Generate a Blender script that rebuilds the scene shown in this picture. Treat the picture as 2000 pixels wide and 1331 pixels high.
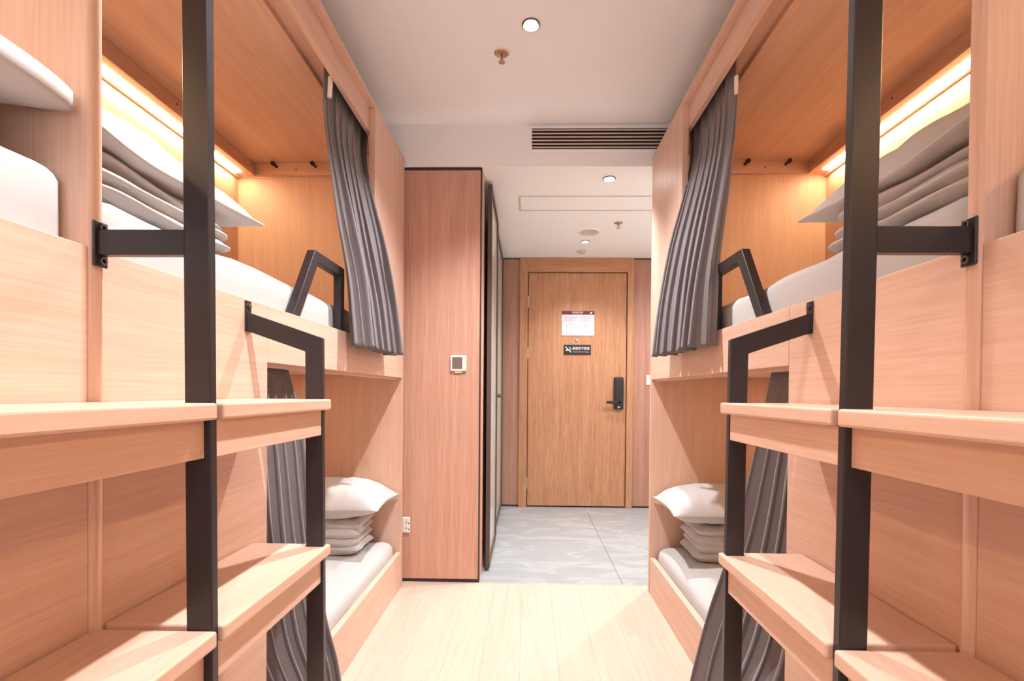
import bpy, bmesh, math, random
from mathutils import Vector, Matrix, noise

# ------------------------------------------------------------------ reset
for o in list(bpy.data.objects):
    bpy.data.objects.remove(o, do_unlink=True)
SC = bpy.context.scene
COL = SC.collection
random.seed(7)

# ------------------------------------------------------------------ camera
F_PX, CX, CY = 960.0, 1010.19, 777.14
YAW, PITCH, ROLL = -0.0216619, 0.0108814, 0.0081745
def cam_matrix():
    fwd = Vector((math.sin(YAW) * math.cos(PITCH), math.cos(YAW) * math.cos(PITCH), -math.sin(PITCH)))
    right = Vector((math.cos(YAW), -math.sin(YAW), 0))
    up = right.cross(fwd)
    r2 = right * math.cos(ROLL) + up * math.sin(ROLL)
    u2 = up * math.cos(ROLL) - right * math.sin(ROLL)
    m = Matrix.Identity(4)
    for i in range(3):
        m[i][0], m[i][1], m[i][2] = r2[i], u2[i], -fwd[i]
    m.translation = (0, 0, 1.03)
    return m
cd = bpy.data.cameras.new('camera')
cam = bpy.data.objects.new('camera', cd)
COL.objects.link(cam)
cam.matrix_world = cam_matrix()
cd.sensor_width = 36.0
cd.lens = F_PX / 2000 * 36
cd.shift_x = (1000 - CX) / 2000
cd.shift_y = (CY - 665.5) / 2000
cd.clip_start = 0.02
SC.camera = cam

# ------------------------------------------------------------------ world, light, exposure
W = bpy.data.worlds.new('world')
SC.world = W
W.use_nodes = True
bg = W.node_tree.nodes['Background']
bg.inputs[0].default_value = (0.90, 0.97, 1.05, 1)
bg.inputs[1].default_value = 2.7
SC.view_settings.view_transform = 'Standard'
SC.view_settings.look = 'None'
SC.view_settings.gamma = 1.0
SC.view_settings.use_curve_mapping = False
SC.view_settings.exposure = 0.40
SC.cycles.use_denoising = True
SC.cycles.max_bounces = 6
SC.cycles.diffuse_bounces = 4

ROOM_Z, HALL_Z = 2.46, 2.235
Y_SOFFIT, Y_DOOR = 2.636, 4.41
Y_BACK = -1.9

pd = bpy.data.lights.new('added_window_portal', 'AREA')  # portal guiding world light through the added window
pd.shape = 'RECTANGLE'; pd.size = 1.2; pd.size_y = 2.0
pd.cycles.is_portal = True
po = bpy.data.objects.new('added_window_portal', pd)
COL.objects.link(po)
po.location = (-0.013, Y_BACK - 0.02, 1.3)
po.rotation_euler = (math.radians(90), 0, 0)

# ------------------------------------------------------------------ helpers
def s2l(c):
    c /= 255.0
    return c / 12.92 if c <= 0.04045 else ((c + 0.055) / 1.055) ** 2.4
def rgb(r, g, b): return (s2l(r), s2l(g), s2l(b), 1.0)

def mat(name, col, rough=0.5, metal=0.0, emit=None, es=0.0, spec=0.5, bump=0.0, bscale=300, sheen=0.0):
    m = bpy.data.materials.new(name); m.use_nodes = True
    nt = m.node_tree; b = nt.nodes['Principled BSDF']
    b.inputs['Base Color'].default_value = col
    b.inputs['Roughness'].default_value = rough
    b.inputs['Metallic'].default_value = metal
    b.inputs['Specular IOR Level'].default_value = spec
    if sheen: b.inputs['Sheen Weight'].default_value = sheen
    if emit:
        b.inputs['Emission Color'].default_value = emit
        b.inputs['Emission Strength'].default_value = es
    if bump:
        tc = nt.nodes.new('ShaderNodeTexCoord'); n = nt.nodes.new('ShaderNodeTexNoise')
        n.inputs['Scale'].default_value = bscale; n.inputs['Detail'].default_value = 3
        bp = nt.nodes.new('ShaderNodeBump'); bp.inputs['Strength'].default_value = bump; bp.inputs['Distance'].default_value = 0.002
        nt.links.new(tc.outputs['Object'], n.inputs['Vector'])
        nt.links.new(n.outputs['Fac'], bp.inputs['Height'])
        nt.links.new(bp.outputs['Normal'], b.inputs['Normal'])
    return m

def wood(name, light, dark, axis, rough=0.45, wide=26.0, fine=210.0, along=1.1, contrast=0.17, vary=0.0, fig=0.0):
    m = bpy.data.materials.new(name); m.use_nodes = True
    nt = m.node_tree; N = nt.nodes; L = nt.links
    b = N['Principled BSDF']
    tc = N.new('ShaderNodeTexCoord')
    def stretched(sc, al, det, dist=0.0):
        mp = N.new('ShaderNodeMapping')
        v = [sc, sc, sc]; v['XYZ'.index(axis)] = al
        mp.inputs['Scale'].default_value = v
        n = N.new('ShaderNodeTexNoise'); n.inputs['Scale'].default_value = 1.0
        n.inputs['Detail'].default_value = det; n.inputs['Roughness'].default_value = 0.55
        n.inputs['Distortion'].default_value = dist
        L.new(tc.outputs['Object'], mp.inputs['Vector'])
        if vary:
            oi = N.new('ShaderNodeObjectInfo'); mu = N.new('ShaderNodeMath'); mu.operation = 'MULTIPLY'
            mu.inputs[1].default_value = 37.0
            L.new(oi.outputs['Random'], mu.inputs[0])
            cb = N.new('ShaderNodeCombineXYZ')
            for i in range(3): L.new(mu.outputs[0], cb.inputs[i])
            L.new(cb.outputs[0], mp.inputs['Location'])
        L.new(mp.outputs[0], n.inputs['Vector'])
        return n
    n1 = stretched(wide, along, 4, fig)
    n2 = stretched(fine, along * 5, 2)
    mx = N.new('ShaderNodeMix'); mx.data_type = 'FLOAT'
    mx.inputs[0].default_value = 0.55
    L.new(n1.outputs['Fac'], mx.inputs[2]); L.new(n2.outputs['Fac'], mx.inputs[3])
    rp = N.new('ShaderNodeValToRGB')
    rp.color_ramp.elements[0].position = 0.5 - contrast; rp.color_ramp.elements[0].color = dark
    rp.color_ramp.elements[1].position = 0.5 + contrast * 0.8; rp.color_ramp.elements[1].color = light
    L.new(mx.outputs[0], rp.inputs[0])
    out = rp.outputs[0]
    if vary:
        oi = N.new('ShaderNodeObjectInfo'); mr = N.new('ShaderNodeMapRange')
        mr.inputs['To Min'].default_value = 1 - vary; mr.inputs['To Max'].default_value = 1 + vary
        L.new(oi.outputs['Random'], mr.inputs['Value'])
        hs = N.new('ShaderNodeHueSaturation')
        L.new(mr.outputs[0], hs.inputs['Value']); L.new(out, hs.inputs['Color'])
        out = hs.outputs[0]
    L.new(out, b.inputs['Base Color'])
    b.inputs['Roughness'].default_value = rough
    b.inputs['Specular IOR Level'].default_value = 0.35
    bp = N.new('ShaderNodeBump'); bp.inputs['Strength'].default_value = 0.06; bp.inputs['Distance'].default_value = 0.001
    L.new(n2.outputs['Fac'], bp.inputs['Height']); L.new(bp.outputs[0], b.inputs['Normal'])
    return m

V1, V2 = rgb(226, 190, 169), rgb(210, 170, 148)
M = {}
for ax in 'XYZ':
    M['bed' + ax] = wood('beech_veneer_' + ax.lower(), V1, V2, ax)
M['tread'] = wood('beech_tread', rgb(226, 190, 168), rgb(213, 173, 149), 'Y', rough=0.4)
M['cab'] = wood('wardrobe_veneer', rgb(216, 170, 148), rgb(192, 142, 120), 'Z', wide=30, along=0.8)
M['door'] = wood('oak_door_veneer', rgb(200, 146, 110), rgb(162, 110, 77), 'Z', wide=45, along=1.6, fine=220, fig=0.6)
M['doorX'] = wood('oak_frame_across', rgb(200, 146, 110), rgb(170, 116, 82), 'X', wide=45, along=1.6, fine=220)
M['panel'] = wood('mauve_wall_panel', rgb(186, 140, 120), rgb(160, 112, 94), 'Z', wide=30, along=0.8)
M['plank'] = wood('pale_oak_plank', rgb(214, 189, 171), rgb(197, 167, 148), 'Y', rough=0.33, wide=14, along=1.0, fine=110, contrast=0.26, vary=0.015, fig=0.8)
M['steel'] = mat('dark_bronze_powder_coat', rgb(43, 38, 41), 0.33, 0.0, bump=0.05, bscale=900)
M['bolt'] = mat('bolt_metal', rgb(120, 112, 110), 0.3, 0.9)
M['black'] = mat('black_plastic', rgb(36, 30, 32), 0.4)
M['paint'] = mat('ceiling_paint', rgb(250, 248, 246), 0.9, spec=0.2, bump=0.03, bscale=120)
M['wallpaint'] = mat('wall_paint', rgb(238, 226, 216), 0.9, spec=0.2, bump=0.03, bscale=120)
M['linen'] = mat('white_cotton', rgb(196, 192, 190), 0.85, spec=0.2, bump=0.25, bscale=60)
M['mattress'] = mat('white_sheet', rgb(190, 186, 184), 0.85, spec=0.2, bump=0.15, bscale=25)
M['curtain'] = mat('grey_curtain_cloth', rgb(130, 122, 124), 0.95, spec=0.1, bump=0.3, bscale=500, sheen=0.35)
M['led'] = mat('led_diffuser', (1, 1, 1, 1), 0.5, emit=(1.0, 0.74, 0.42, 1), es=38.0)
M['led2'] = mat('lower_led_diffuser', (1, 1, 1, 1), 0.5, emit=(1.0, 0.74, 0.42, 1), es=26.0)
M['ring'] = mat('dark_nickel_ring', rgb(120, 114, 110), 0.4, 0.8)
M['lamp'] = mat('downlight_lens', (1, 1, 1, 1), 0.5, emit=(1.0, 0.97, 0.94, 1), es=60.0)
M['chrome'] = mat('brushed_nickel', rgb(190, 186, 182), 0.28, 1.0)
M['white'] = mat('white_plastic', rgb(240, 236, 232), 0.4)
M['screen'] = mat('grey_display', rgb(122, 108, 96), 0.25)
M['lockblack'] = mat('lock_black', rgb(34, 34, 36), 0.35)
M['maroon'] = mat('maroon_print', rgb(96, 38, 48), 0.5)
M['paper'] = mat('notice_paper', rgb(214, 206, 208), 0.45)
M['ink'] = mat('grey_ink', rgb(150, 140, 148), 0.6)
M['whiteprint'] = mat('white_print', rgb(240, 236, 232), 0.5)
M['brass'] = mat('sprinkler_brass', rgb(205, 178, 158), 0.35, 0.8)
M['redglass'] = mat('sprinkler_bulb', rgb(190, 40, 50), 0.2)
M['grille'] = mat('grille_paint', rgb(214, 196, 184), 0.6)
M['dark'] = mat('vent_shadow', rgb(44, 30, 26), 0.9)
M['doorframe_black'] = mat('bronze_door_frame', rgb(92, 74, 66), 0.35, 0.3)
M['gasket'] = mat('dark_edge_strip', rgb(58, 42, 38), 0.6)
M['grout'] = mat('grey_grout', rgb(150, 150, 150), 0.9)

def marble():
    m = bpy.data.materials.new('grey_marble_tile'); m.use_nodes = True
    nt = m.node_tree; N = nt.nodes; L = nt.links; b = N['Principled BSDF']
    tc = N.new('ShaderNodeTexCoord'); mp = N.new('ShaderNodeMapping')
    mp.inputs['Rotation'].default_value = (0, 0, 0.5); mp.inputs['Scale'].default_value = (1.2, 3.0, 1)
    n = N.new('ShaderNodeTexNoise'); n.inputs['Scale'].default_value = 1.6; n.inputs['Detail'].default_value = 8
    n.inputs['Distortion'].default_value = 1.6; n.inputs['Roughness'].default_value = 0.6
    r = N.new('ShaderNodeValToRGB')
    e = r.color_ramp.elements
    e[0].position = 0.3; e[0].color = rgb(152, 156, 157)
    e[1].position = 0.62; e[1].color = rgb(162, 165, 166)
    q = e.new(0.5); q.color = rgb(157, 160, 161)
    q = e.new(0.56); q.color = rgb(170, 172, 172)
    L.new(tc.outputs['Object'], mp.inputs[0]); L.new(mp.outputs[0], n.inputs[0]); L.new(n.outputs['Fac'], r.inputs[0])
    L.new(r.outputs[0], b.inputs['Base Color'])
    b.inputs['Roughness'].default_value = 0.22
    return m
M['marble'] = marble()

def glass_mat():
    m = bpy.data.materials.new('frosted_door_glass'); m.use_nodes = True
    b = m.node_tree.nodes['Principled BSDF']
    b.inputs['Base Color'].default_value = rgb(214, 216, 204)
    b.inputs['Roughness'].default_value = 0.15
    b.inputs['Transmission Weight'].default_value = 0.08
    b.inputs['IOR'].default_value = 1.45
    return m
M['glass'] = glass_mat()
def pane_mat():
    m = bpy.data.materials.new('added_window_pane'); m.use_nodes = True
    nt = m.node_tree; N = nt.nodes
    t = N.new('ShaderNodeBsdfTransparent'); g = N.new('ShaderNodeBsdfGlossy'); x = N.new('ShaderNodeMixShader')
    g.inputs['Roughness'].default_value = 0.02; x.inputs[0].default_value = 0.04
    nt.links.new(t.outputs[0], x.inputs[1]); nt.links.new(g.outputs[0], x.inputs[2])
    nt.links.new(x.outputs[0], N['Material Output'].inputs[0])
    return m
M['pane'] = pane_mat()

BASE = {}
def empty(name, loc, label=None, cat=None, group=None, kind=None):
    o = bpy.data.objects.new(name, None); COL.objects.link(o)
    o.location = loc; o.empty_display_size = 0.1
    BASE[o.name] = Vector(loc)
    tag(o, label, cat, group, kind)
    return o
def tag(o, label=None, cat=None, group=None, kind=None):
    if label: o['label'] = label
    if cat: o['category'] = cat
    if group: o['group'] = group
    if kind: o['kind'] = kind
    return o
def link(name, me, m, parent=None, smooth=False):
    o = bpy.data.objects.new(name, me); COL.objects.link(o)
    if m is not None: me.materials.append(M[m] if isinstance(m, str) else m)
    if parent is not None:
        b = BASE[parent.name]; BASE[o.name] = b
        me.transform(Matrix.Translation(-b))
        o.parent = parent
    else:
        cs = [v.co for v in me.vertices]
        b = Vector((sum(c.x for c in cs) / len(cs), sum(c.y for c in cs) / len(cs), min(c.z for c in cs)))
        me.transform(Matrix.Translation(-b)); o.location = b
        BASE[o.name] = b
    if smooth:
        for p in me.polygons: p.use_smooth = True
    return o
def bm_mesh(bm, name):
    bmesh.ops.recalc_face_normals(bm, faces=bm.faces)
    me = bpy.data.meshes.new(name); bm.to_mesh(me); bm.free()
    return me
def box(name, r, m, parent=None, bev=0.0015, seg=2):
    x0, x1, y0, y1, z0, z1 = r
    x0, x1 = min(x0, x1), max(x0, x1); y0, y1 = min(y0, y1), max(y0, y1)
    bm = bmesh.new()
    bmesh.ops.create_cube(bm, size=1)
    for v in bm.verts:
        v.co = Vector(((x0 + x1) / 2 + v.co.x * (x1 - x0), (y0 + y1) / 2 + v.co.y * (y1 - y0), (z0 + z1) / 2 + v.co.z * (z1 - z0)))
    if bev:
        bev = min(bev, (x1 - x0) * .45, (y1 - y0) * .45, (z1 - z0) * .45)
        bmesh.ops.bevel(bm, geom=list(bm.edges), offset=bev, segments=seg, affect='EDGES', profile=0.5)
    return link(name, bm_mesh(bm, name), m, parent)
def prism(name, pts, d, m, parent=None, bev=0.0012):
    """polygon pts (3-D, planar) extruded by vector d"""
    bm = bmesh.new()
    a = [bm.verts.new(p) for p in pts]; b = [bm.verts.new(Vector(p) + Vector(d)) for p in pts]
    bm.faces.new(a); bm.faces.new(list(reversed(b)))
    for i in range(len(pts)):
        j = (i + 1) % len(pts); bm.faces.new((a[j], a[i], b[i], b[j]))
    bmesh.ops.recalc_face_normals(bm, faces=bm.faces)
    if bev: bmesh.ops.bevel(bm, geom=list(bm.edges), offset=bev, segments=1, affect='EDGES')
    return link(name, bm_mesh(bm, name), m, parent)
def lathe(name, prof, c, axis, m, parent=None, n=32, smooth=True):
    """prof: list of (radius, height along axis)"""
    ax = Vector(axis).normalized()
    q = ax.to_track_quat('Z', 'Y').to_matrix()
    bm = bmesh.new(); rings = []
    for r, h in prof:
        if r < 1e-6:
            rings.append([bm.verts.new(Vector(c) + q @ Vector((0, 0, h)))])
        else:
            rings.append([bm.verts.new(Vector(c) + q @ Vector((r * math.cos(2 * math.pi * i / n), r * math.sin(2 * math.pi * i / n), h))) for i in range(n)])
    for a, b in zip(rings, rings[1:]):
        for i in range(n):
            j = (i + 1) % n
            if len(a) == 1 and len(b) == 1: continue
            if len(a) == 1: bm.faces.new((a[0], b[i], b[j]))
            elif len(b) == 1: bm.faces.new((a[i], a[j], b[0]))
            else: bm.faces.new((a[i], a[j], b[j], b[i]))
    o = link(name, bm_mesh(bm, name), m, parent)
    if smooth:
        for p in o.data.polygons: p.use_smooth = True
        try: o.data.set_sharp_from_angle(angle=math.radians(40))
        except Exception: pass
    return o
def text(name, s, size, loc, m, parent, width=None):
    cu = bpy.data.curves.new(name, 'FONT'); cu.body = s; cu.size = size; cu.extrude = 0.0004
    cu.align_x = 'CENTER'; cu.align_y = 'CENTER'; cu.resolution_u = 2
    t = bpy.data.objects.new(name, cu); COL.objects.link(t)
    dg = bpy.context.evaluated_depsgraph_get()
    me = bpy.data.meshes.new_from_object(t.evaluated_get(dg))
    bpy.data.objects.remove(t, do_unlink=True)
    me.materials.clear()
    if not me.vertices: return None
    xs = [v.co.x for v in me.vertices]
    k = width / (max(xs) - min(xs)) if width else 1.0
    me.transform(Matrix.Translation(loc) @ Matrix.Rotation(math.radians(90), 4, 'X') @ Matrix.Diagonal((k, 1, 1, 1)))
    return link(name, me, m, parent)

# ------------------------------------------------------------------ bed coordinates: a = depth behind the bed's front plane
XF = {-1: 0.657, 1: 0.632}
DY = {-1: 0.0, 1: -0.019}
DEPTH = 0.87
def PX(s, a): return s * (XF[s] + a)
def abox(name, s, near, r, m, parent, bev=0.0015, seg=2):
    a0, a1, y0, y1, z0, z1 = r
    if near: y0, y1 = 1.464 - y1, 1.464 - y0
    return box(name, (PX(s, a0), PX(s, a1), y0 + DY[s], y1 + DY[s], z0, z1), m, parent, bev, seg)

SIDE = {-1: 'left', 1: 'right'}

# ------------------------------------------------------------------ the setting
def struct(name): return empty(name, (0, 0, 0), kind='structure')

floor = struct('floor')
floor.location = (0, 2, 0); BASE[floor.name] = Vector((0, 2, 0))
box('subfloor', (-1.56, 1.56, Y_BACK, Y_SOFFIT + 0.02, -0.06, -0.014), 'grout', floor, 0)
PW, PL = 0.146, 0.95
px0 = -0.022 - 5 * PW
k = 0
col = 0
offs = {0: 1.868, 1: 1.868 + .37, 2: 1.86, 3: 2.24 - .6, 4: 2.1}
x = px0
ci = 0
starts = [0.40, 0.9, 0.16, 0.66, 0.868, 1.24, 0.862, 0.36, 1.1, 0.55, 0.1]
while x < 0.72:
    y = starts[ci % len(starts)] + 1.0 - 5 * PL
    while y < Y_SOFFIT:
        ya, yb = max(y, Y_BACK), min(y + PL, Y_SOFFIT)
        if yb - ya > 0.02:
            box('plank', (x + .0002, x + PW - .0002, ya + .0003, yb - .0003, -0.014, 0.0), 'plank', floor, 0.0004, 1)
        y += PL
    x += PW; ci += 1
box('subfloor', (-0.9, 1.7, Y_SOFFIT, Y_DOOR + .1, -0.06, -0.012), 'grout', floor, 0)
for (x0, x1) in ((-0.9, -0.282), (-0.28, 0.5185), (0.5205, 1.319), (1.321, 1.7)):
    for (y0, y1) in ((Y_SOFFIT + .002, 4.2345), (4.2365, Y_DOOR + .1)):
        if y1 > 4.3: continue
        box('tile', (x0, x1, y0, Y_DOOR + .09, -0.012, 0.0), 'marble', floor, 0.0008, 1)
box('threshold_strip', (-0.255, 0.75, Y_SOFFIT - .004, Y_SOFFIT + .003, -0.004, 0.0012), 'plank', floor, 0)

ceiling = struct('ceiling')
box('room_ceiling', (-1.6, 1.6, Y_BACK - .1, Y_SOFFIT + .02, ROOM_Z, ROOM_Z + .06), 'paint', ceiling, 0)
box('hall_ceiling', (-0.9, 1.75, Y_SOFFIT - .001 + .02, Y_DOOR + .15, HALL_Z, HALL_Z + .06), 'paint', ceiling, 0)
box('soffit_face', (-1.6, 1.75, Y_SOFFIT, Y_SOFFIT + .02, HALL_Z - .0005, ROOM_Z + .02), 'paint', ceiling, 0.002)

tag(box('wall_left', (-1.64, -1.56, Y_BACK - .1, Y_SOFFIT + .05, 0, ROOM_Z + .06), 'wallpaint', None, 0), kind='structure')
tag(box('wall_right', (1.535, 1.62, Y_BACK - .1, Y_SOFFIT - .03, 0, ROOM_Z + .06), 'wallpaint', None, 0), kind='structure')
tag(box('wall_hall_right', (1.66, 1.75, Y_SOFFIT - .03, Y_DOOR + .15, 0, HALL_Z + .06), 'wallpaint', None, 0), kind='structure')
tag(box('wall_hall_return', (0.66, 1.66, 2.59, 2.62, 0, HALL_Z + .02), 'wallpaint', None, 0), kind='structure')
tag(box('wall_hall_left', (-0.98, -0.9, Y_SOFFIT + .05, Y_DOOR + .15, 0, HALL_Z + .06), 'wallpaint', None, 0), kind='structure')
wb = struct('wall_back')
for r in ((-1.64, -0.62, 0, ROOM_Z), (0.595, 1.62, 0, ROOM_Z), (-0.62, 0.595, 0, 0.3), (-0.62, 0.595, 2.3, ROOM_Z)):
    box('wall_section', (r[0], r[1], Y_BACK - .1, Y_BACK, r[2], r[3]), 'wallpaint', wb, 0)
win = empty('added_window_1', (-0.013, Y_BACK, 0.3), kind='structure')  # unseen window added behind the camera to let soft fill light in
for r in ((-0.62, -0.58, .3, 2.3), (0.555, 0.595, .3, 2.3), (-0.58, 0.555, .3, .34), (-0.58, .555, 2.26, 2.3), (-.03, .005, .34, 2.26)):
    box('added_window_frame', (r[0], r[1], Y_BACK - .08, Y_BACK - .03, r[2], r[3]), 'gasket', win)
for r in ((-0.58, -.03), (.005, .555)):
    box('pane', (r[0], r[1], Y_BACK - .058, Y_BACK - .054, .34, 2.26), 'pane', win, 0)

# far wall with wood panels either side of the door
wf = struct('wall_far'); wf.location = (0.4, Y_DOOR, 0); BASE[wf.name] = Vector((0.4, Y_DOOR, 0))
box('wall_core', (-0.9, -.08, Y_DOOR + .03, Y_DOOR + .12, 0, HALL_Z), 'wallpaint', wf, 0)
box('wall_core', (.935, 1.66, Y_DOOR + .03, Y_DOOR + .12, 0, HALL_Z), 'wallpaint', wf, 0)
for (x0, x1) in ((-0.9, -0.255), (-0.252, -0.079), (0.937, 1.66)):
    box('wall_panel', (x0, x1, Y_DOOR + .008, Y_DOOR + .03, 0.016, HALL_Z - .012), 'panel', wf)
for (x0, x1) in ((-0.9, -0.079), (0.937, 1.66)):
    box('skirting_strip', (x0, x1, Y_DOOR + .012, Y_DOOR + .03, 0.0, 0.016), 'gasket', wf, 0)
    box('top_strip', (x0, x1, Y_DOOR + .012, Y_DOOR + .03, HALL_Z - .012, HALL_Z), 'gasket', wf, 0)

door = empty('door_1', (0.43, Y_DOOR, 0), kind='structure')
dfx0, dfx1 = -0.078, 0.935
box('frame_jamb', (dfx0, -0.006, Y_DOOR - .012, Y_DOOR + .1, 0, HALL_Z - .002), 'door', door, 0.002)
box('frame_jamb', (0.88, dfx1, Y_DOOR - .012, Y_DOOR + .1, 0, HALL_Z - .002), 'door', door, 0.002)
box('frame_head', (-0.006, 0.88, Y_DOOR - .012, Y_DOOR + .1, 2.106, HALL_Z - .002), 'doorX', door, 0.002)
leaf = box('door_leaf', (0.0, 0.874, Y_DOOR + .004, Y_DOOR + .048, 0.012, 2.1), 'door', door, 0.002)
box('door_stop', (-0.006, 0.88, Y_DOOR + .05, Y_DOOR + .07, 0.0, 2.106), 'gasket', door, 0)
for z in (1.84, 1.385, 0.215):
    hg = lathe('hinge', [(0, 0), (.007, 0), (.007, .1), (0, .1)], (-0.003, Y_DOOR - .004, z - .05), (0, 0, 1), 'chrome', door, 12)
lk = box('lock_body', (0.765, 0.852, Y_DOOR - .022, Y_DOOR + .004, 0.884, 1.172), 'lockblack', leaf, 0.01, 3)
box('keypad', (0.776, 0.841, Y_DOOR - .0235, Y_DOOR - .02, 1.03, 1.15), 'black', leaf, 0.001)
box('lever_handle', (0.695, 0.83, Y_DOOR - .055, Y_DOOR - .037, 0.936, 0.960), 'lockblack', leaf, 0.006, 3)
lathe('lever_spindle', [(0, 0), (.017, 0), (.017, .05), (0, .05)], (0.815, Y_DOOR - .055, 0.948), (0, 1, 0), 'lockblack', leaf, 20)
lathe('key_cylinder', [(0, 0), (.01, 0), (.01, .006), (0, .006)], (0.808, Y_DOOR - .026, 0.905), (0, 1, 0), 'chrome', leaf, 16)
lathe('door_viewer', [(0, 0.0), (.004, 0.0), (.006, .002), (.012, .003), (.014, .008), (0, .008)], (0.432, Y_DOOR - .004, 1.497), (0, 1, 0), 'chrome', leaf, 20)

# notice and no-smoking plate on the door
nt_ = empty('evacuation_notice', (0.44, Y_DOOR, 1.54), 'white evacuation notice with maroon header on the entrance door', 'notice')
yd = Y_DOOR + .004
box('sheet', (0.297, 0.587, yd - .004, yd, 1.541, 1.728), 'paper', nt_, 0)
box('header', (0.297, 0.587, yd - .0045, yd, 1.728, 1.760), 'maroon', nt_, 0)
text('header_text', '客房疏散示意图', .016, (0.438, yd - .0048, 1.748), 'whiteprint', nt_, .098)
text('header_text', 'EVACUATION MAP', .007, (0.438, yd - .0048, 1.735), 'whiteprint', nt_, .085)
prism('emblem', [(0.548, yd - .0046, 1.736), (0.560, yd - .0046, 1.736), (0.572, yd - .0046, 1.754), (0.553, yd - .0046, 1.751)], (0, -.0006, 0), 'whiteprint', nt_, 0)
rnd = random.Random(3)
for cx0, cx1 in ((0.318, 0.440), (0.462, 0.566)):
    for i in range(6):
        w = (cx1 - cx0) * (0.98 if i % 3 else 0.8)
        if i == 5: w *= 0.5
        box('text_line', (cx0, cx0 + w, yd - .0046, yd - .0038, 1.713 - i * .0095 - .0022, 1.713 - i * .0095), 'ink', nt_, 0)
# the floor plan drawing: corridor outline and rooms
for (x0, x1, z0, z1) in ((.356, .450, 1.614, 1.6155), (.356, .450, 1.640, 1.6412), (.356, .3572, 1.614, 1.641), (.40, .4012, 1.614, 1.641), (.449, .4502, 1.585, 1.641), (.449, .50, 1.585, 1.586)):
    box('plan_line', (x0, x1, yd - .0046, yd - .0038, z0, z1), 'ink', nt_, 0)
for (x, z) in ((.338, 1.633), (.338, 1.624), (.452, 1.576), (.492, 1.574)):
    box('plan_symbol', (x, x + .008, yd - .0046, yd - .0038, z - .007, z), 'ink', nt_, 0)
for i in range(5):
    box('text_line', (.498, .535 - .004 * (i % 2), yd - .0046, yd - .0038, 1.640 - i * .0075 - .0018, 1.640 - i * .0075), 'ink', nt_, 0)
box('text_line', (.320, .362, yd - .0046, yd - .0038, 1.560, 1.5625), 'ink', nt_, 0)

sg = empty('no_smoking_plate', (0.437, Y_DOOR, 1.372), 'black no smoking plate with white lettering under the door viewer', 'sign')
box('plate', (0.317, 0.560, yd - .006, yd, 1.370, 1.460), 'black', sg, 0.005, 2)
text('sign_text', '谢谢您不吸烟', .030, (0.470, yd - .0066, 1.425), 'whiteprint', sg, .150)
text('sign_text', 'Thank you for not smoking', .012, (0.470, yd - .0066, 1.396), 'whiteprint', sg, .140)
def bar2(p, q, w):
    p = Vector(p); q = Vector(q); d = (q - p).normalized(); n = Vector((-d.z, 0, d.x)) * w / 2
    return [p + n, q + n, q - n, p - n]
for p, q, w in (((.332, yd - .006, 1.440), (.384, yd - .006, 1.392), .008), ((.334, yd - .006, 1.410), (.372, yd - .006, 1.412), .010),
                ((.366, yd - .006, 1.440), (.378, yd - .006, 1.426), .005), ((.378, yd - .006, 1.426), (.384, yd - .006, 1.412), .005)):
    prism('smoking_symbol', bar2(p, q, w), (0, -.0008, 0), 'whiteprint', sg, 0)

sw = empty('light_switch', (1.09, Y_DOOR, 1.12), 'white light switch on the far panel at the right bed edge', 'switch')
box('plate', (1.056, 1.142, Y_DOOR - .002, Y_DOOR + .008, 1.105, 1.191), 'white', sw, .004)
box('rocker', (1.068, 1.130, Y_DOOR - .005, Y_DOOR - .002, 1.117, 1.179), 'white', sw, .002)

# ------------------------------------------------------------------ wardrobe in the entry
wd = empty('wardrobe', (-0.46, 3.5, 0), 'tall reddish wood wardrobe with glass doors beside the entrance', 'wardrobe')
YW = Y_SOFFIT + .002
box('side_panel', (-0.672, -0.262, YW, YW + .02, 0.018, HALL_Z - .018), 'cab', wd, 0.001)
box('edge_strip', (-0.262, -0.256, YW - .001, YW + .03, 0.0, HALL_Z - .004), 'gasket', wd, 0)
box('top_strip', (-0.672, -0.256, YW - .001, YW + .02, HALL_Z - .018, HALL_Z - .004), 'gasket', wd, 0)
box('plinth', (-0.672, -0.262, YW + .003, YW + .02, 0.0, 0.018), 'gasket', wd, 0)
box('filler_strip', (-0.275, -0.254, YW + .03, 2.80, 0.012, HALL_Z - .004), 'cab', wd)
box('carcass', (-0.88, -0.30, 2.70, Y_DOOR - .005, 0.02, HALL_Z - .01), 'panel', wd)
for (y0, y1, xo) in ((2.806, 3.42, -0.212), (3.60, 4.39, -0.226)):
    d = empty('tmp', (0, 0, 0)); bpy.data.objects.remove(d)
    dr = box('glass_door', (xo - .016, xo - .010, y0 + .03, y1 - .03, 0.05, HALL_Z - .05), 'glass', wd, 0.0005)
    for yy in ((y0, y0 + .03), (y1 - .03, y1)):
        box('door_stile', (xo - .025, xo, yy[0], yy[1], 0.02, HALL_Z - .02), 'doorframe_black', dr, 0.002)
    for zz in ((0.02, 0.05), (HALL_Z - .05, HALL_Z - .02)):
        box('door_rail', (xo - .025, xo, y0 + .03, y1 - .03, zz[0], zz[1]), 'doorframe_black', dr, 0.002)
box('mullion', (-0.262, -0.238, 3.425, 3.595, 0.012, HALL_Z - .004), 'cab', wd)
lathe('handle_rose', [(0, 0), (.012, 0), (.012, .035), (0, .035)], (-0.212, 3.40, 1.005), (1, 0, 0), 'doorframe_black', wd, 16)
box('lever_handle', (-0.182, -0.170, 3.28, 3.41, 0.997, 1.013), 'doorframe_black', wd, 0.004)

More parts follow.
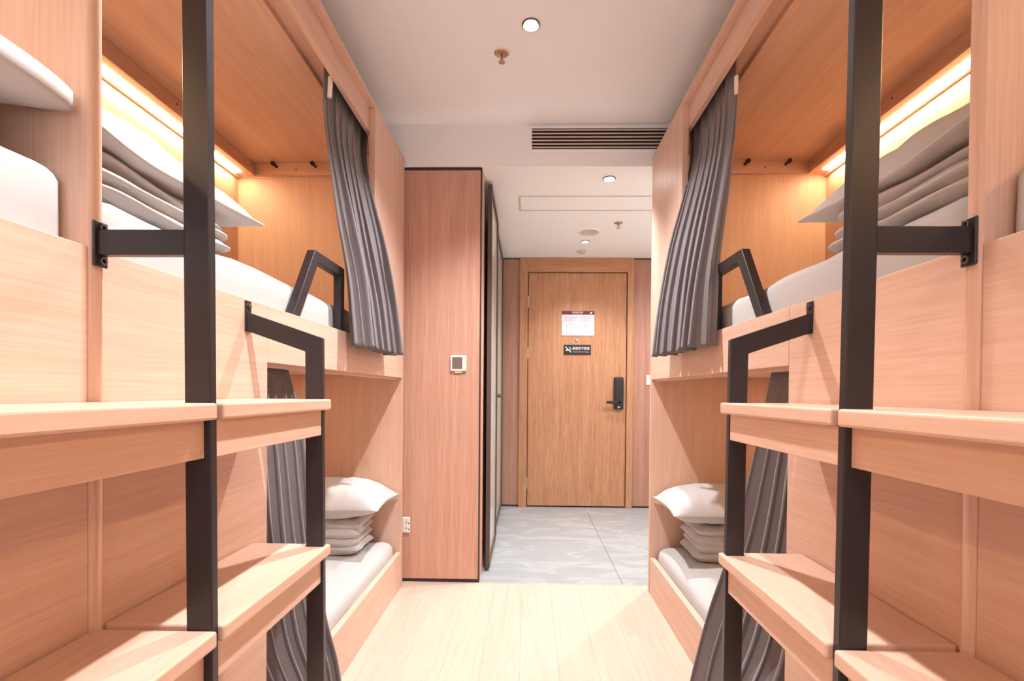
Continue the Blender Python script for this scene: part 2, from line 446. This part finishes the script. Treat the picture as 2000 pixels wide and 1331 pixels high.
th = empty('thermostat', (-0.374, YW, 1.14), 'white square thermostat with grey display on the wardrobe side', 'thermostat')
box('case', (-0.417, -0.331, YW - .012, YW, 1.140, 1.226), 'white', th, 0.005, 3)
box('display', (-0.407, -0.352, YW - .0128, YW - .011, 1.152, 1.216), 'screen', th, 0.001)
for i in range(4):
    box('button', (-0.345, -0.337, YW - .0132, YW - .011, 1.156 + i * .016, 1.164 + i * .016), 'whiteprint', th, 0.001)
box('sensor_tab', (-0.392, -0.356, YW - .008, YW, 1.132, 1.140), 'white', th, 0.001)
so = empty('wall_socket', (-0.655, YW, 0.265), 'white power socket low on the wardrobe beside the left bed', 'socket')
box('plate', (-0.6715, -0.630, YW - .009, YW, 0.266, 0.350), 'white', so, 0.004)
for z in (0.325, 0.292):
    lathe('socket_hole', [(0, 0), (.0035, 0), (.0035, .001), (0, .001)], (-0.650, YW - .0098, z), (0, 1, 0), 'black', so, 10)
    lathe('socket_hole', [(0, 0), (.0035, 0), (.0035, .001), (0, .001)], (-0.636, YW - .0098, z - .006), (0, 1, 0), 'black', so, 10)

# ------------------------------------------------------------------ ceiling fittings
def downlight(x, y, z, r, label, watts, tilt=(0, 0), group='recessed ceiling downlights', size=112, blend=1.0, col=(0.94, 0.97, 1.0)):
    t = empty('downlight', (x, y, z), label, 'light', group)
    lathe('trim_ring', [(r * .80, .0), (r * .86, -.006), (r, -.004), (r, .0)], (x, y, z), (0, 0, 1), 'ring', t, 40)
    lathe('reflector', [(r * .80, .0), (r * .80, -.001), (r * .70, -.002), (r * .72, 0)], (x, y, z), (0, 0, 1), 'chrome', t, 40)
    lathe('lens', [(0, -.0025), (r * .72, -.0025)], (x, y, z), (0, 0, 1), 'lamp', t, 40)
    if watts:
        l = bpy.data.lights.new('downlight_beam', 'SPOT'); l.energy = watts; l.color = col
        l.spot_size = math.radians(size); l.spot_blend = blend; l.shadow_soft_size = 0.022
        o = bpy.data.objects.new('downlight_beam', l); COL.objects.link(o)
        o.parent = t; o.location = (0, 0, -.03)
        o.rotation_euler = (math.radians(tilt[1]), math.radians(tilt[0]), 0)
    return t
downlight(0.0, 1.925, ROOM_Z, 0.036, 'bright round downlight in the room ceiling ahead of the sprinkler', 145)
downlight(0.02, 0.765, ROOM_Z, 0.036, 'round downlight in the room ceiling above the ladders', 116, (20, 0))
downlight(0.0, -0.4, ROOM_Z, 0.036, 'round downlight in the room ceiling nearest the added window', 50)
downlight(0.446, 2.782, HALL_Z, 0.036, 'downlight in the entry ceiling just past the air grille', 92)
downlight(0.446, 3.938, HALL_Z, 0.036, 'downlight in the entry ceiling between round speaker and door', 45)
downlight(1.22, 3.4, HALL_Z, 0.036, 'added fill downlight in the entry ceiling hidden behind the right bunk', 80, size=160)  # unseen lamp added to brighten the entry ceiling and right wall

def sprinkler(x, y, z, label):
    t = empty('sprinkler', (x, y, z), label, 'sprinkler', 'ceiling sprinklers')
    lathe('escutcheon', [(0, -.004), (.013, -.004), (.015, -.001), (.026, -.004), (.032, -.0005), (.032, 0)], (x, y, z), (0, 0, 1), 'brass', t, 32)
    lathe('bulb', [(0, -.030), (.0035, -.028), (.0035, -.006), (0, -.005)], (x, y, z), (0, 0, 1), 'redglass', t, 12)
    for sx in (-1, 1):
        prism('frame_arm', [(x + sx * .006, y - .0015, z - .004), (x + sx * .009, y - .0015, z - .004), (x + sx * .012, y - .0015, z - .02), (x + sx * .003, y - .0015, z - .036), (x + sx * .001, y - .0015, z - .036), (x + sx * .009, y - .0015, z - .02)], (0, .003, 0), 'brass', t, 0)
    lathe('deflector', [(0, -.036), (.013, -.037), (.014, -.039), (0, -.040)], (x, y, z), (0, 0, 1), 'brass', t, 24)
sprinkler(-0.122, 2.085, ROOM_Z, 'brass sprinkler in the room ceiling beside the bright downlight')
sprinkler(0.630, 3.503, HALL_Z, 'brass sprinkler in the entry ceiling beside the round speaker')
sp = empty('ceiling_speaker', (0.449, 3.702, HALL_Z), 'flat round white speaker disc in the entry ceiling', 'speaker')
lathe('rim', [(.072, -.006), (.080, -.005), (.084, 0)], (0.449, 3.702, HALL_Z), (0, 0, 1), 'paint', sp, 48)
lathe('cover', [(0, -.0045), (.070, -.0045), (.072, -.006)], (0.449, 3.702, HALL_Z), (0, 0, 1), 'grille', sp, 48)
ds = empty('smoke_detector', (0.444, 4.20, HALL_Z), 'small round detector in the entry ceiling closest to the door', 'detector')
lathe('base', [(.040, 0), (.040, -.006), (.030, -.009)], (0.444, 4.20, HALL_Z), (0, 0, 1), 'grille', ds, 32)
lathe('cap', [(.030, -.009), (.024, -.018), (0, -.020)], (0.444, 4.20, HALL_Z), (0, 0, 1), 'grille', ds, 32)
ap = empty('access_panel', (0.6, 3.15, HALL_Z), 'long flush white access panel in the entry ceiling', 'access panel')
for r in ((-.068, 1.3, 3.024, 3.036), (-.068, 1.3, 3.258, 3.270), (-.068, -.056, 3.036, 3.258)):
    box('panel_trim', (r[0], r[1], r[2], r[3], HALL_Z - .003, HALL_Z), 'grille', ap, .001)
box('panel_board', (-.054, 1.3, 3.038, 3.256, HALL_Z - .0015, HALL_Z), 'paint', ap, 0)

ag = empty('air_grille', (0.45, Y_SOFFIT, 2.32), 'long horizontal air conditioning grille on the soffit above the entry', 'air vent')
gx0, gx1, gz0, gz1 = 0.010, 0.86, 2.322, 2.434
box('duct_shade', (gx0, gx1, Y_SOFFIT - .003, Y_SOFFIT - .0005, gz0, gz1), 'dark', ag, 0)  # flat dark sheet behind the slats, vent shade put in as colour
for r in ((gx0 - .012, gx1 + .012, gz0 - .010, gz0), (gx0 - .012, gx1 + .012, gz1, gz1 + .010), (gx0 - .012, gx0, gz0, gz1), (gx1, gx1 + .012, gz0, gz1)):
    box('frame', (r[0], r[1], Y_SOFFIT - .012, Y_SOFFIT, r[2], r[3]), 'paint', ag, .001)
for i in range(6):
    z = gz0 + .010 + i * .0182
    prism('slat', [(gx0, Y_SOFFIT - .012, z), (gx0, Y_SOFFIT - .010, z - .004), (gx0, Y_SOFFIT - .003, z + .004), (gx0, Y_SOFFIT - .004, z + .008)], (gx1 - gx0, 0, 0), 'grille', ag, 0)

# ------------------------------------------------------------------ bunk beds
Z_GUARD, Z_TOP = 1.243, 2.25
def bunk(s, near):
    sd = SIDE[s]
    yb = 1.66 if not near else -0.2
    lab = ('%s hand wooden double bunk with open upper berth and grey curtains' % sd) if not near else ('nearest %s hand wooden bunk cut off by the picture edge' % sd)
    t = empty('bunk_bed', (PX(s, .43), yb, 0), lab, 'bunk bed', 'built-in bunk beds along the aisle')
    B = lambda n, r, m, p=None, bev=.0015, seg=2: abox(n, s, near, r, m, p or t, bev, seg)
    Y0, Y1 = 0.744, 2.555
    B('end_panel', (0, .89, Y1, Y1 + .025, 0, 2.232), 'bedZ')
    if not near:
        B('divider', (-.004, .89, .720, .744, 0, 2.232), 'bedZ', None, .006, 3)
    B('back_panel', (DEPTH, .89, Y0, Y1, 0, 2.232), 'bedZ')
    B('top_board', (0, .89, .732, Y1 + .025, 2.232, Z_TOP), 'bedY')
    B('canopy_board', (.155, DEPTH, Y0, Y1, 2.212, 2.232), 'bedY')
    B('fascia', (.025, .045, Y0, Y1, 2.133, 2.232), 'bedY')
    B('curtain_track', (.072, .088, Y0 + .01, Y1 - .01, 2.218, 2.232), 'black')
    B('stile', (0, .025, 2.082, Y1, Z_GUARD, 2.232), 'bedZ')
    B('front_panel', (0, .025, Y0, 1.226, 0, Z_GUARD), 'bedY')
    B('guard_panel', (0, .025, 1.2275, Y1, 1.10, Z_GUARD), 'bedY')
    B('upper_platform', (.025, DEPTH, Y0, Y1, 1.112, 1.130), 'bedY')
    B('platform_beam', (.025, .045, 1.2275, Y1, 1.090, 1.112), 'bedY')
    B('base_board', (.003, .028, 1.2275, Y1, 0.0, .186), 'bedY')
    B('lower_platform', (.028, DEPTH, Y0, Y1, .085, .10), 'bedY')
    B('lower_track', (.060, .072, Y0 + .01, Y1 - .01, 1.100, 1.112), 'black')
    v = B('light_valance', (.772, DEPTH, Y0, Y1, 2.146, 2.212), 'bedY')
    B('led_strip', (.818, .846, Y0 + .01, Y1 - .06, 2.1425, 2.1465), 'led', v, 0)
    B('valance_lip', (.856, DEPTH, Y0, Y1, 2.136, 2.147), 'bedY', v)
    v2 = B('lower_valance', (.80, DEPTH, Y0, Y1, 1.052, 1.112), 'bedY')
    B('led_strip', (.828, .846, Y0 + .01, Y1 - .06, 1.0485, 1.0525), 'led2', v2, 0)
    r = B('peg_rail', (.03, .772, Y1 - .016, Y1, 2.148, 2.212), 'bedX')
    B('rail_bead', (.03, DEPTH, Y1 - .006, Y1, 2.140, 2.147), 'bedX')
    if not near:
        for yy in (1.30, 1.97, 2.50):
            lathe('screw_cap', [(0, 0), (.004, 0), (.004, .0008), (0, .001)], (PX(s, .772), yy + DY[s], 2.185), (-s, 0, 0), 'gasket', v, 10)
        lathe('screw_cap', [(0, 0), (.004, 0), (.004, .0008), (0, .001)], (PX(s, .556), Y1 - .016 + DY[s], 2.176), (0, -1, 0), 'gasket', r, 10)
        for a in (.658, .454):
            lathe('peg', [(0, 0), (.0075, 0), (.0075, .030), (.011, .032), (.011, .042), (0, .043)], (PX(s, a), Y1 - .016 + DY[s], 2.192), (0, -1, 0), 'black', r, 16)
        # trapezoid grab handle on the guard panel
        x0, x1 = PX(s, .0), PX(s, .026)
        w = .034
        pts_o = [(1.362, Z_GUARD), (1.503, 1.464), (1.742, 1.464), (1.742, Z_GUARD)]
        pts_i = [(1.708, Z_GUARD), (1.708, 1.464 - w), (1.528, 1.464 - w), (1.403, Z_GUARD)]
        h = prism('grab_handle', [(x0, y + DY[s], z) for y, z in pts_o + pts_i], (x1 - x0, 0, 0), 'steel', t, .0015)
    return t
beds = {}
for s in (-1, 1):
    for near in (False, True):
        beds[s, near] = bunk(s, near)

# ------------------------------------------------------------------ ladders
def ladder(s):
    t = empty('bunk_ladder', (PX(s, -.1), .735 + DY[s], 0), 'dark steel ladder with wooden treads against the %s bunks' % SIDE[s], 'ladder', 'bunk ladders')
    dy = DY[s]
    TL = 0.009          # the posts lean out by 9 mm per metre of height
    def post(y0, y1, z1, nm='post'):
        return prism(nm, [(PX(s, -.141 + TL * (0 - 1)), y0 + dy, 0), (PX(s, -.181 + TL * (0 - 1)), y0 + dy, 0),
                          (PX(s, -.181 + TL * (z1 - 1)), y0 + dy, z1), (PX(s, -.141 + TL * (z1 - 1)), y0 + dy, z1)], (0, y1 - y0, 0), 'steel', t, .0018)
    pm = post(.727, .743, 2.19)
    for yc in (1.127, .327):
        hr = prism('post', [(PX(s, -.002), yc + dy, 1.212), (PX(s, -.1800), yc + dy, 1.152), (PX(s, -.190), yc + dy, 0), (PX(s, -.150), yc + dy, 0),
                            (PX(s, -.1405), yc + dy, 1.1205), (PX(s, -.002), yc + dy, 1.168)], (0, .016, 0), 'steel', t, .0015)
        box('bracket', (PX(s, -.004), PX(s, 0), yc + dy - .002, yc + dy + .020, 1.166, 1.238), 'steel', hr, .001)
        lathe('bolt', [(0, 0), (.006, 0), (.006, .004), (0, .006)], (PX(s, -.004), yc + dy + .009, 1.226), (-s, 0, 0), 'bolt', hr, 10)
    for (z0, z1, bz) in ((1.232, 1.270, 1.215), (2.15, 2.188, 2.132)):
        hb = box('crossbar', (PX(s, -.143), PX(s, -.008), .727 + dy, .743 + dy, z0, z1), 'steel', t, .0018)
        box('bracket', (PX(s, -.0085), PX(s, -.0045), .722 + dy, .746 + dy, bz, bz + .068), 'steel', hb, .0015)
        for zz in (bz + .009, bz + .059):
            lathe('bolt', [(0, .0), (.0025, .0), (.0035, .004), (.0062, .004), (.0062, 0)], (PX(s, -.0085), .735 + dy, zz), (-s, 0, 0), 'bolt', hb, 12)
    for zt in (1.010, .667, .325):
        for (y0, y1) in ((.7435, 1.152), (.311, .7265)):
            tr = box('tread', (PX(s, -.193), PX(s, -.004), y0 + dy, y1 + dy, zt - .025, zt), 'tread', t, .004, 3)
            far = y0 > .7
            a0 = -.180 if far else -.172
            box('apron', (PX(s, a0), PX(s, a0 + .018), (y0 + (.0 if far else .02)) + dy, (1.126 if far else .7265) + dy, zt - .083, zt - .025), 'tread', tr, .001)
    return t
for s in (-1, 1): ladder(s)

# ------------------------------------------------------------------ soft things
def fbm(p, sc):
    return noise.noise(Vector(p) * sc) + .5 * noise.noise(Vector(p) * sc * 2.1 + Vector((5, 1, 3)))

def mattress(s, near, z0, z1, ya, yb, label, seed, r=.045):
    a0, a1 = .030, .862
    if near: ya, yb = 1.464 - yb, 1.464 - ya
    ya += DY[s]; yb += DY[s]
    bm = bmesh.new()
    rows = []
    n = 26; H = z1 - z0; rz = min(.04, H / 2.2)
    x0, x1 = sorted((PX(s, a0), PX(s, a1)))
    prof = [(rz, 0)] + [(rz - rz * math.sin(i * math.pi / 12), rz - rz * math.cos(i * math.pi / 12)) for i in range(1, 7)]
    prof += [(0, H * .35), (0, H * .65)]
    prof += [(rz - rz * math.cos(i * math.pi / 12), H - rz + rz * math.sin(i * math.pi / 12)) for i in range(1, 7)]
    prof += [(.06, H + .004), (.14, H + .006), (.26, H + .007), (.40, H + .007)]
    def loop(inset):
        pts = []
        xa, xb, y0, y1 = x0 + inset, x1 - inset, ya + inset, yb - inset
        rr = max(r - inset * .5, .012)
        rr = min(rr, (xb - xa) * .49)
        for cx, cy, st in ((xb - rr, y1 - rr, 0), (xa + rr, y1 - rr, 90), (xa + rr, y0 + rr, 180), (xb - rr, y0 + rr, 270)):
            for k in range(7):
                t = math.radians(st + k * 15); pts.append((cx + rr * math.cos(t), cy + rr * math.sin(t)))
        out = []
        m = len(pts)
        for i in range(m):
            p, q = pts[i], pts[(i + 1) % m]
            d = math.hypot(q[0] - p[0], q[1] - p[1])
            k = 24 if (i % 7 == 6 and (i // 7) % 2 == 1) else (12 if i % 7 == 6 else 1)
            for j in range(k): out.append((p[0] + (q[0] - p[0]) * j / k, p[1] + (q[1] - p[1]) * j / k))
        return out
    rings = []
    for ins, h in prof:
        ring = []
        for (x, y) in loop(ins):
            w = .007 * fbm((x + seed, y, h), 7) + .002 * noise.noise(Vector((x * 30, y * 30, h * 8 + seed)))
            k = min(1, h / .03)
            ring.append(bm.verts.new((x + w * (1 if x > (x0 + x1) / 2 else -1) * .5 * k, y, z0 + h + w * k)))
        rings.append(ring)
    for a, b in zip(rings, rings[1:]):
        for i in range(len(a)):
            j = (i + 1) % len(a); bm.faces.new((a[i], a[j], b[j], b[i]))
    bm.faces.new(rings[-1]); bm.faces.new(list(reversed(rings[0])))
    o = link('mattress', bm_mesh(bm, 'mattress'), 'mattress', None, True)
    return tag(o, label, 'mattress', 'white single mattresses')

def pillow(c, L, Wd, T, rot, label, seed, droop=0.0, e=3.0, hem=True, name='pillow', cat='pillow', group='white pillows', tilt=(0, 0), wr=.006, parent=None, flat=0.75, rnd_=0.0, edge=.0044):
    """local u axis = length (rotated by rot about z)"""
    n, m = 48, 36
    bm = bmesh.new()
    R = Matrix.Rotation(rot, 4, 'Z') @ Matrix.Rotation(tilt[0], 4, 'X') @ Matrix.Rotation(tilt[1], 4, 'Y')
    def prof(t): return max(0.0, 1 - abs(t) ** e) ** .5
    def pt(i, j, sg):
        u = -1 + 2 * i / n; v = -1 + 2 * j / m
        u = math.copysign(abs(u) ** .8, u); v = math.copysign(abs(v) ** .8, v)
        hh = prof(u / .97) * prof(v / .97) if abs(u) < .97 and abs(v) < .97 else 0
        x = L / 2 * u * (1 - .055 * (1 - v * v)); y = Wd / 2 * v * (1 - .055 * (1 - u * u))
        if rnd_: x *= math.sqrt(1 - rnd_ * v ** 8); y *= math.sqrt(1 - rnd_ * u ** 8)
        k = T / 2 * hh
        w = wr * (fbm((x + seed, y, sg), 7) + .6 * noise.noise(Vector((x * 26 + seed, y * 11, sg * 3)))) * min(1, hh * 2)
        zz = sg * (k * (1.0 if sg > 0 else flat) + edge / 2) + w * (1 if sg > 0 else .6)
        zz += .012 * fbm((x * 1 + seed, y, 9), 3) * (1 - hh)
        if droop: zz -= droop * (abs(u) ** 3 * .6 + abs(v) ** 3 * .4)
        return Vector(c) + R @ Vector((x, y, zz))
    for sg in (1, -1):
        g = [[bm.verts.new(pt(i, j, sg)) for j in range(m + 1)] for i in range(n + 1)]
        for i in range(n):
            for j in range(m):
                bm.faces.new((g[i][j], g[i + 1][j], g[i + 1][j + 1], g[i][j + 1]))
        if sg > 0: top = g
        else: bot = g
    for i in range(n):
        bm.faces.new((top[i][0], bot[i][0], bot[i + 1][0], top[i + 1][0])); bm.faces.new((top[i][m], top[i + 1][m], bot[i + 1][m], bot[i][m]))
    for j in range(m):
        bm.faces.new((top[0][j], top[0][j + 1], bot[0][j + 1], bot[0][j])); bm.faces.new((top[n][j], bot[n][j], bot[n][j + 1], top[n][j + 1]))
    o = link(name, bm_mesh(bm, name), 'linen', parent, True)
    if parent is None: tag(o, label, cat, group)
    return o

def duvet(c, L, Wd, H, layers, rot, label, seed):
    """a quilt folded into layers; c = base centre"""
    t = empty('folded_quilt', c, label, 'quilt', 'folded white quilts')
    r = random.Random(seed)
    h = H / layers
    for i in range(layers):
        cc = Vector((c[0] + r.uniform(-.012, .012), c[1] + r.uniform(-.012, .012), c[2] + h * (i + .5)))
        pillow(cc, L * r.uniform(.97, 1.02), Wd * r.uniform(.97, 1.02), h * 1.3, rot + r.uniform(-.03, .03), None, seed * 3.1 + i * 7, e=9.0, name='fold_layer', wr=.009, parent=t, flat=1.0, rnd_=.2)
    return t

# upper berths, far pair
mattress(-1, False, 1.130, 1.345, .770, 2.535, 'white mattress on the left upper berth behind the grab handle', 1)
mattress(1, False, 1.130, 1.345, .770, 2.535, 'white mattress on the right upper berth behind the grab handle', 2)
mattress(-1, True, 1.130, 1.360, .7465, 2.535, 'white rounded mattress end at the far left picture edge', 3, .02)
mattress(1, True, 1.130, 1.360, .7465, 2.535, 'white rounded mattress end at the far right picture edge', 4, .02)
mattress(-1, False, .10, .250, .765, 2.540, 'white mattress in the left lower berth near the floor', 5)
mattress(1, False, .10, .250, .765, 2.540, 'white mattress in the right lower berth near the floor', 6)

H2 = math.pi / 2
duvet((PX(-1, .34), 0.995, 1.358), .58, .44, .085, 3, 0, 'folded white quilt on the left upper berth under its pillow', 11)
pillow((PX(-1, .375), 1.03, 1.456), .68, .49, .24, 0, 'white pillow on the folded quilt in the left upper berth', 12, flat=.08, wr=.013)
duvet((PX(1, .34), 0.97, 1.358), .58, .44, .085, 3, 0, 'folded white quilt on the right upper berth under its pillow', 13)
pillow((PX(1, .375), 1.00, 1.456), .68, .49, .24, 0, 'white pillow on the folded quilt in the right upper berth', 14, flat=.08, wr=.013)
duvet((PX(-1, .35), .43, 1.374), .56, .42, .052, 2, 0, 'folded white quilt on the nearest left upper berth', 15)
pillow((PX(-1, .345), .472, 1.474), .70, .49, .060, 0, 'white pillow corner jutting in at the left picture edge', 16, e=6.0, flat=1.0, rnd_=.08, droop=.022, edge=.028)
duvet((PX(-1, .36), 2.375, .263), .48, .28, .165, 4, 0, 'folded white quilt in the left lower berth under its pillow', 17)
pillow((PX(-1, .31), 2.36, .496), .60, .37, .20, 0, 'white pillow on top of the quilt in the left lower berth', 18, flat=.62, wr=.009)
duvet((PX(1, .36), 2.36, .263), .48, .28, .165, 4, 0, 'folded white quilt in the right lower berth under its pillow', 19)
pillow((PX(1, .31), 2.34, .496), .60, .37, .20, 0, 'white pillow on top of the quilt in the right lower berth', 20, flat=.62, wr=.009)

# ------------------------------------------------------------------ curtains
def curtain(rows, folds, label, seed, cols=220, nv=60):
    """rows: (z, y_near, y_far, x_near, x_far, amplitude)"""
    r = random.Random(seed)
    ph = [r.uniform(-.5, .5) for _ in range(folds + 3)]
    wd_ = [r.uniform(.6, 1.5) for _ in range(folds)]
    tot = sum(wd_); cum = [0]
    for w in wd_: cum.append(cum[-1] + w / tot)
    amp = [r.uniform(.6, 1.25) for _ in range(folds + 1)]
    def at(v):
        f = v * (len(rows) - 1); i = min(int(f), len(rows) - 2); f -= i
        p0 = rows[max(i - 1, 0)]; p1 = rows[i]; p2 = rows[i + 1]; p3 = rows[min(i + 2, len(rows) - 1)]
        return [.5 * (2 * b + (c - a) * f + (2 * a - 5 * b + 4 * c - d) * f * f + (3 * b - a - 3 * c + d) * f ** 3) for a, b, c, d in zip(p0, p1, p2, p3)]
    bm = bmesh.new(); g = []
    for j in range(nv + 1):
        v = j / nv
        z, ya, yb, xa, xb, A = at(v)
        row = []
        for i in range(cols + 1):
            u = i / cols
            k = max(q for q in range(folds) if cum[q] <= u + 1e-9)
            t = (u - cum[k]) / (cum[k + 1] - cum[k])
            wave = math.sin(2 * math.pi * t)
            am = (amp[k] * (1 - t) + amp[k + 1] * t)
            drift = .25 * noise.noise(Vector((u * 6 + seed, v * 2.2, 0)))
            xx = xa + (xb - xa) * u + A * am * (wave + drift * 1.2)
            yy = ya + (yb - ya) * (u + .35 / folds * math.sin(4 * math.pi * t) * .5 * min(1, v * 3 + .3))
            zz = z + (.006 * noise.noise(Vector((u * 9 + seed, 3, 0))) if v > .5 else 0)
            row.append(bm.verts.new((xx, yy, zz)))
        g.append(row)
    for j in range(nv):
        for i in range(cols):
            bm.faces.new((g[j][i], g[j][i + 1], g[j + 1][i + 1], g[j + 1][i]))
    t = empty('curtain', (rows[-1][3], (rows[-1][1] + rows[-1][2]) / 2, rows[-1][0]), label, 'curtain', 'grey bunk curtains')
    o = link('cloth', bm_mesh(bm, 'curtain_cloth'), 'curtain', t, True)
    md = o.modifiers.new('thickness', 'SOLIDIFY'); md.thickness = .002; md.offset = 0
    return t, o
c, o = curtain([(2.217, 1.755, 2.240, -.738, -.738, .010), (2.03, 1.728, 2.185, -.728, -.728, .014), (1.86, 1.712, 2.088, -.704, -.676, .016), (1.64, 1.690, 2.11, -.664, -.632, .024),
         (1.42, 1.70, 2.175, -.626, -.612, .030), (1.19, 1.695, 2.215, -.604, -.596, .036)], 7, 'grey curtain gathered at the far end of the left upper berth', 31)
lathe('end_cap', [(0, 0), (.008, 0), (.009, .07), (0, .071)], (-.715, 1.746, 2.075), (0.05, 0, 1), 'white', c, 16)
c, o = curtain([(2.217, 1.735, 2.220, .713, .713, .010), (2.03, 1.715, 2.165, .700, .703, .014), (1.86, 1.685, 2.068, .674, .650, .016), (1.64, 1.668, 2.12, .638, .608, .024),
         (1.42, 1.65, 2.17, .602, .588, .030), (1.19, 1.628, 2.190, .580, .572, .036)], 7, 'grey curtain gathered at the far end of the right upper berth', 36)
lathe('end_cap', [(0, 0), (.006, 0), (.007, .06), (0, .061)], (.705, 1.712, 2.06), (0, 0, 1), 'white', c, 16)
curtain([(1.098, 1.150, 1.450, -.722, -.722, .014), (.90, 1.17, 1.495, -.712, -.700, .020), (.62, 1.19, 1.49, -.706, -.672, .026), (.36, 1.225, 1.50, -.690, -.630, .024), (.18, 1.245, 1.54, -.632, -.608, .021), (.02, 1.242, 1.565, -.624, -.600, .022)],
        7, 'grey curtain hanging to the floor from the left lower berth', 33)
curtain([(1.098, 1.130, 1.405, .697, .697, .014), (.90, 1.15, 1.43, .688, .676, .020), (.62, 1.17, 1.49, .682, .648, .026), (.36, 1.205, 1.585, .664, .608, .024), (.18, 1.225, 1.64, .608, .586, .021), (.02, 1.222, 1.70, .600, .576, .022)],
        6, 'grey curtain hanging to the floor from the right lower berth', 34)
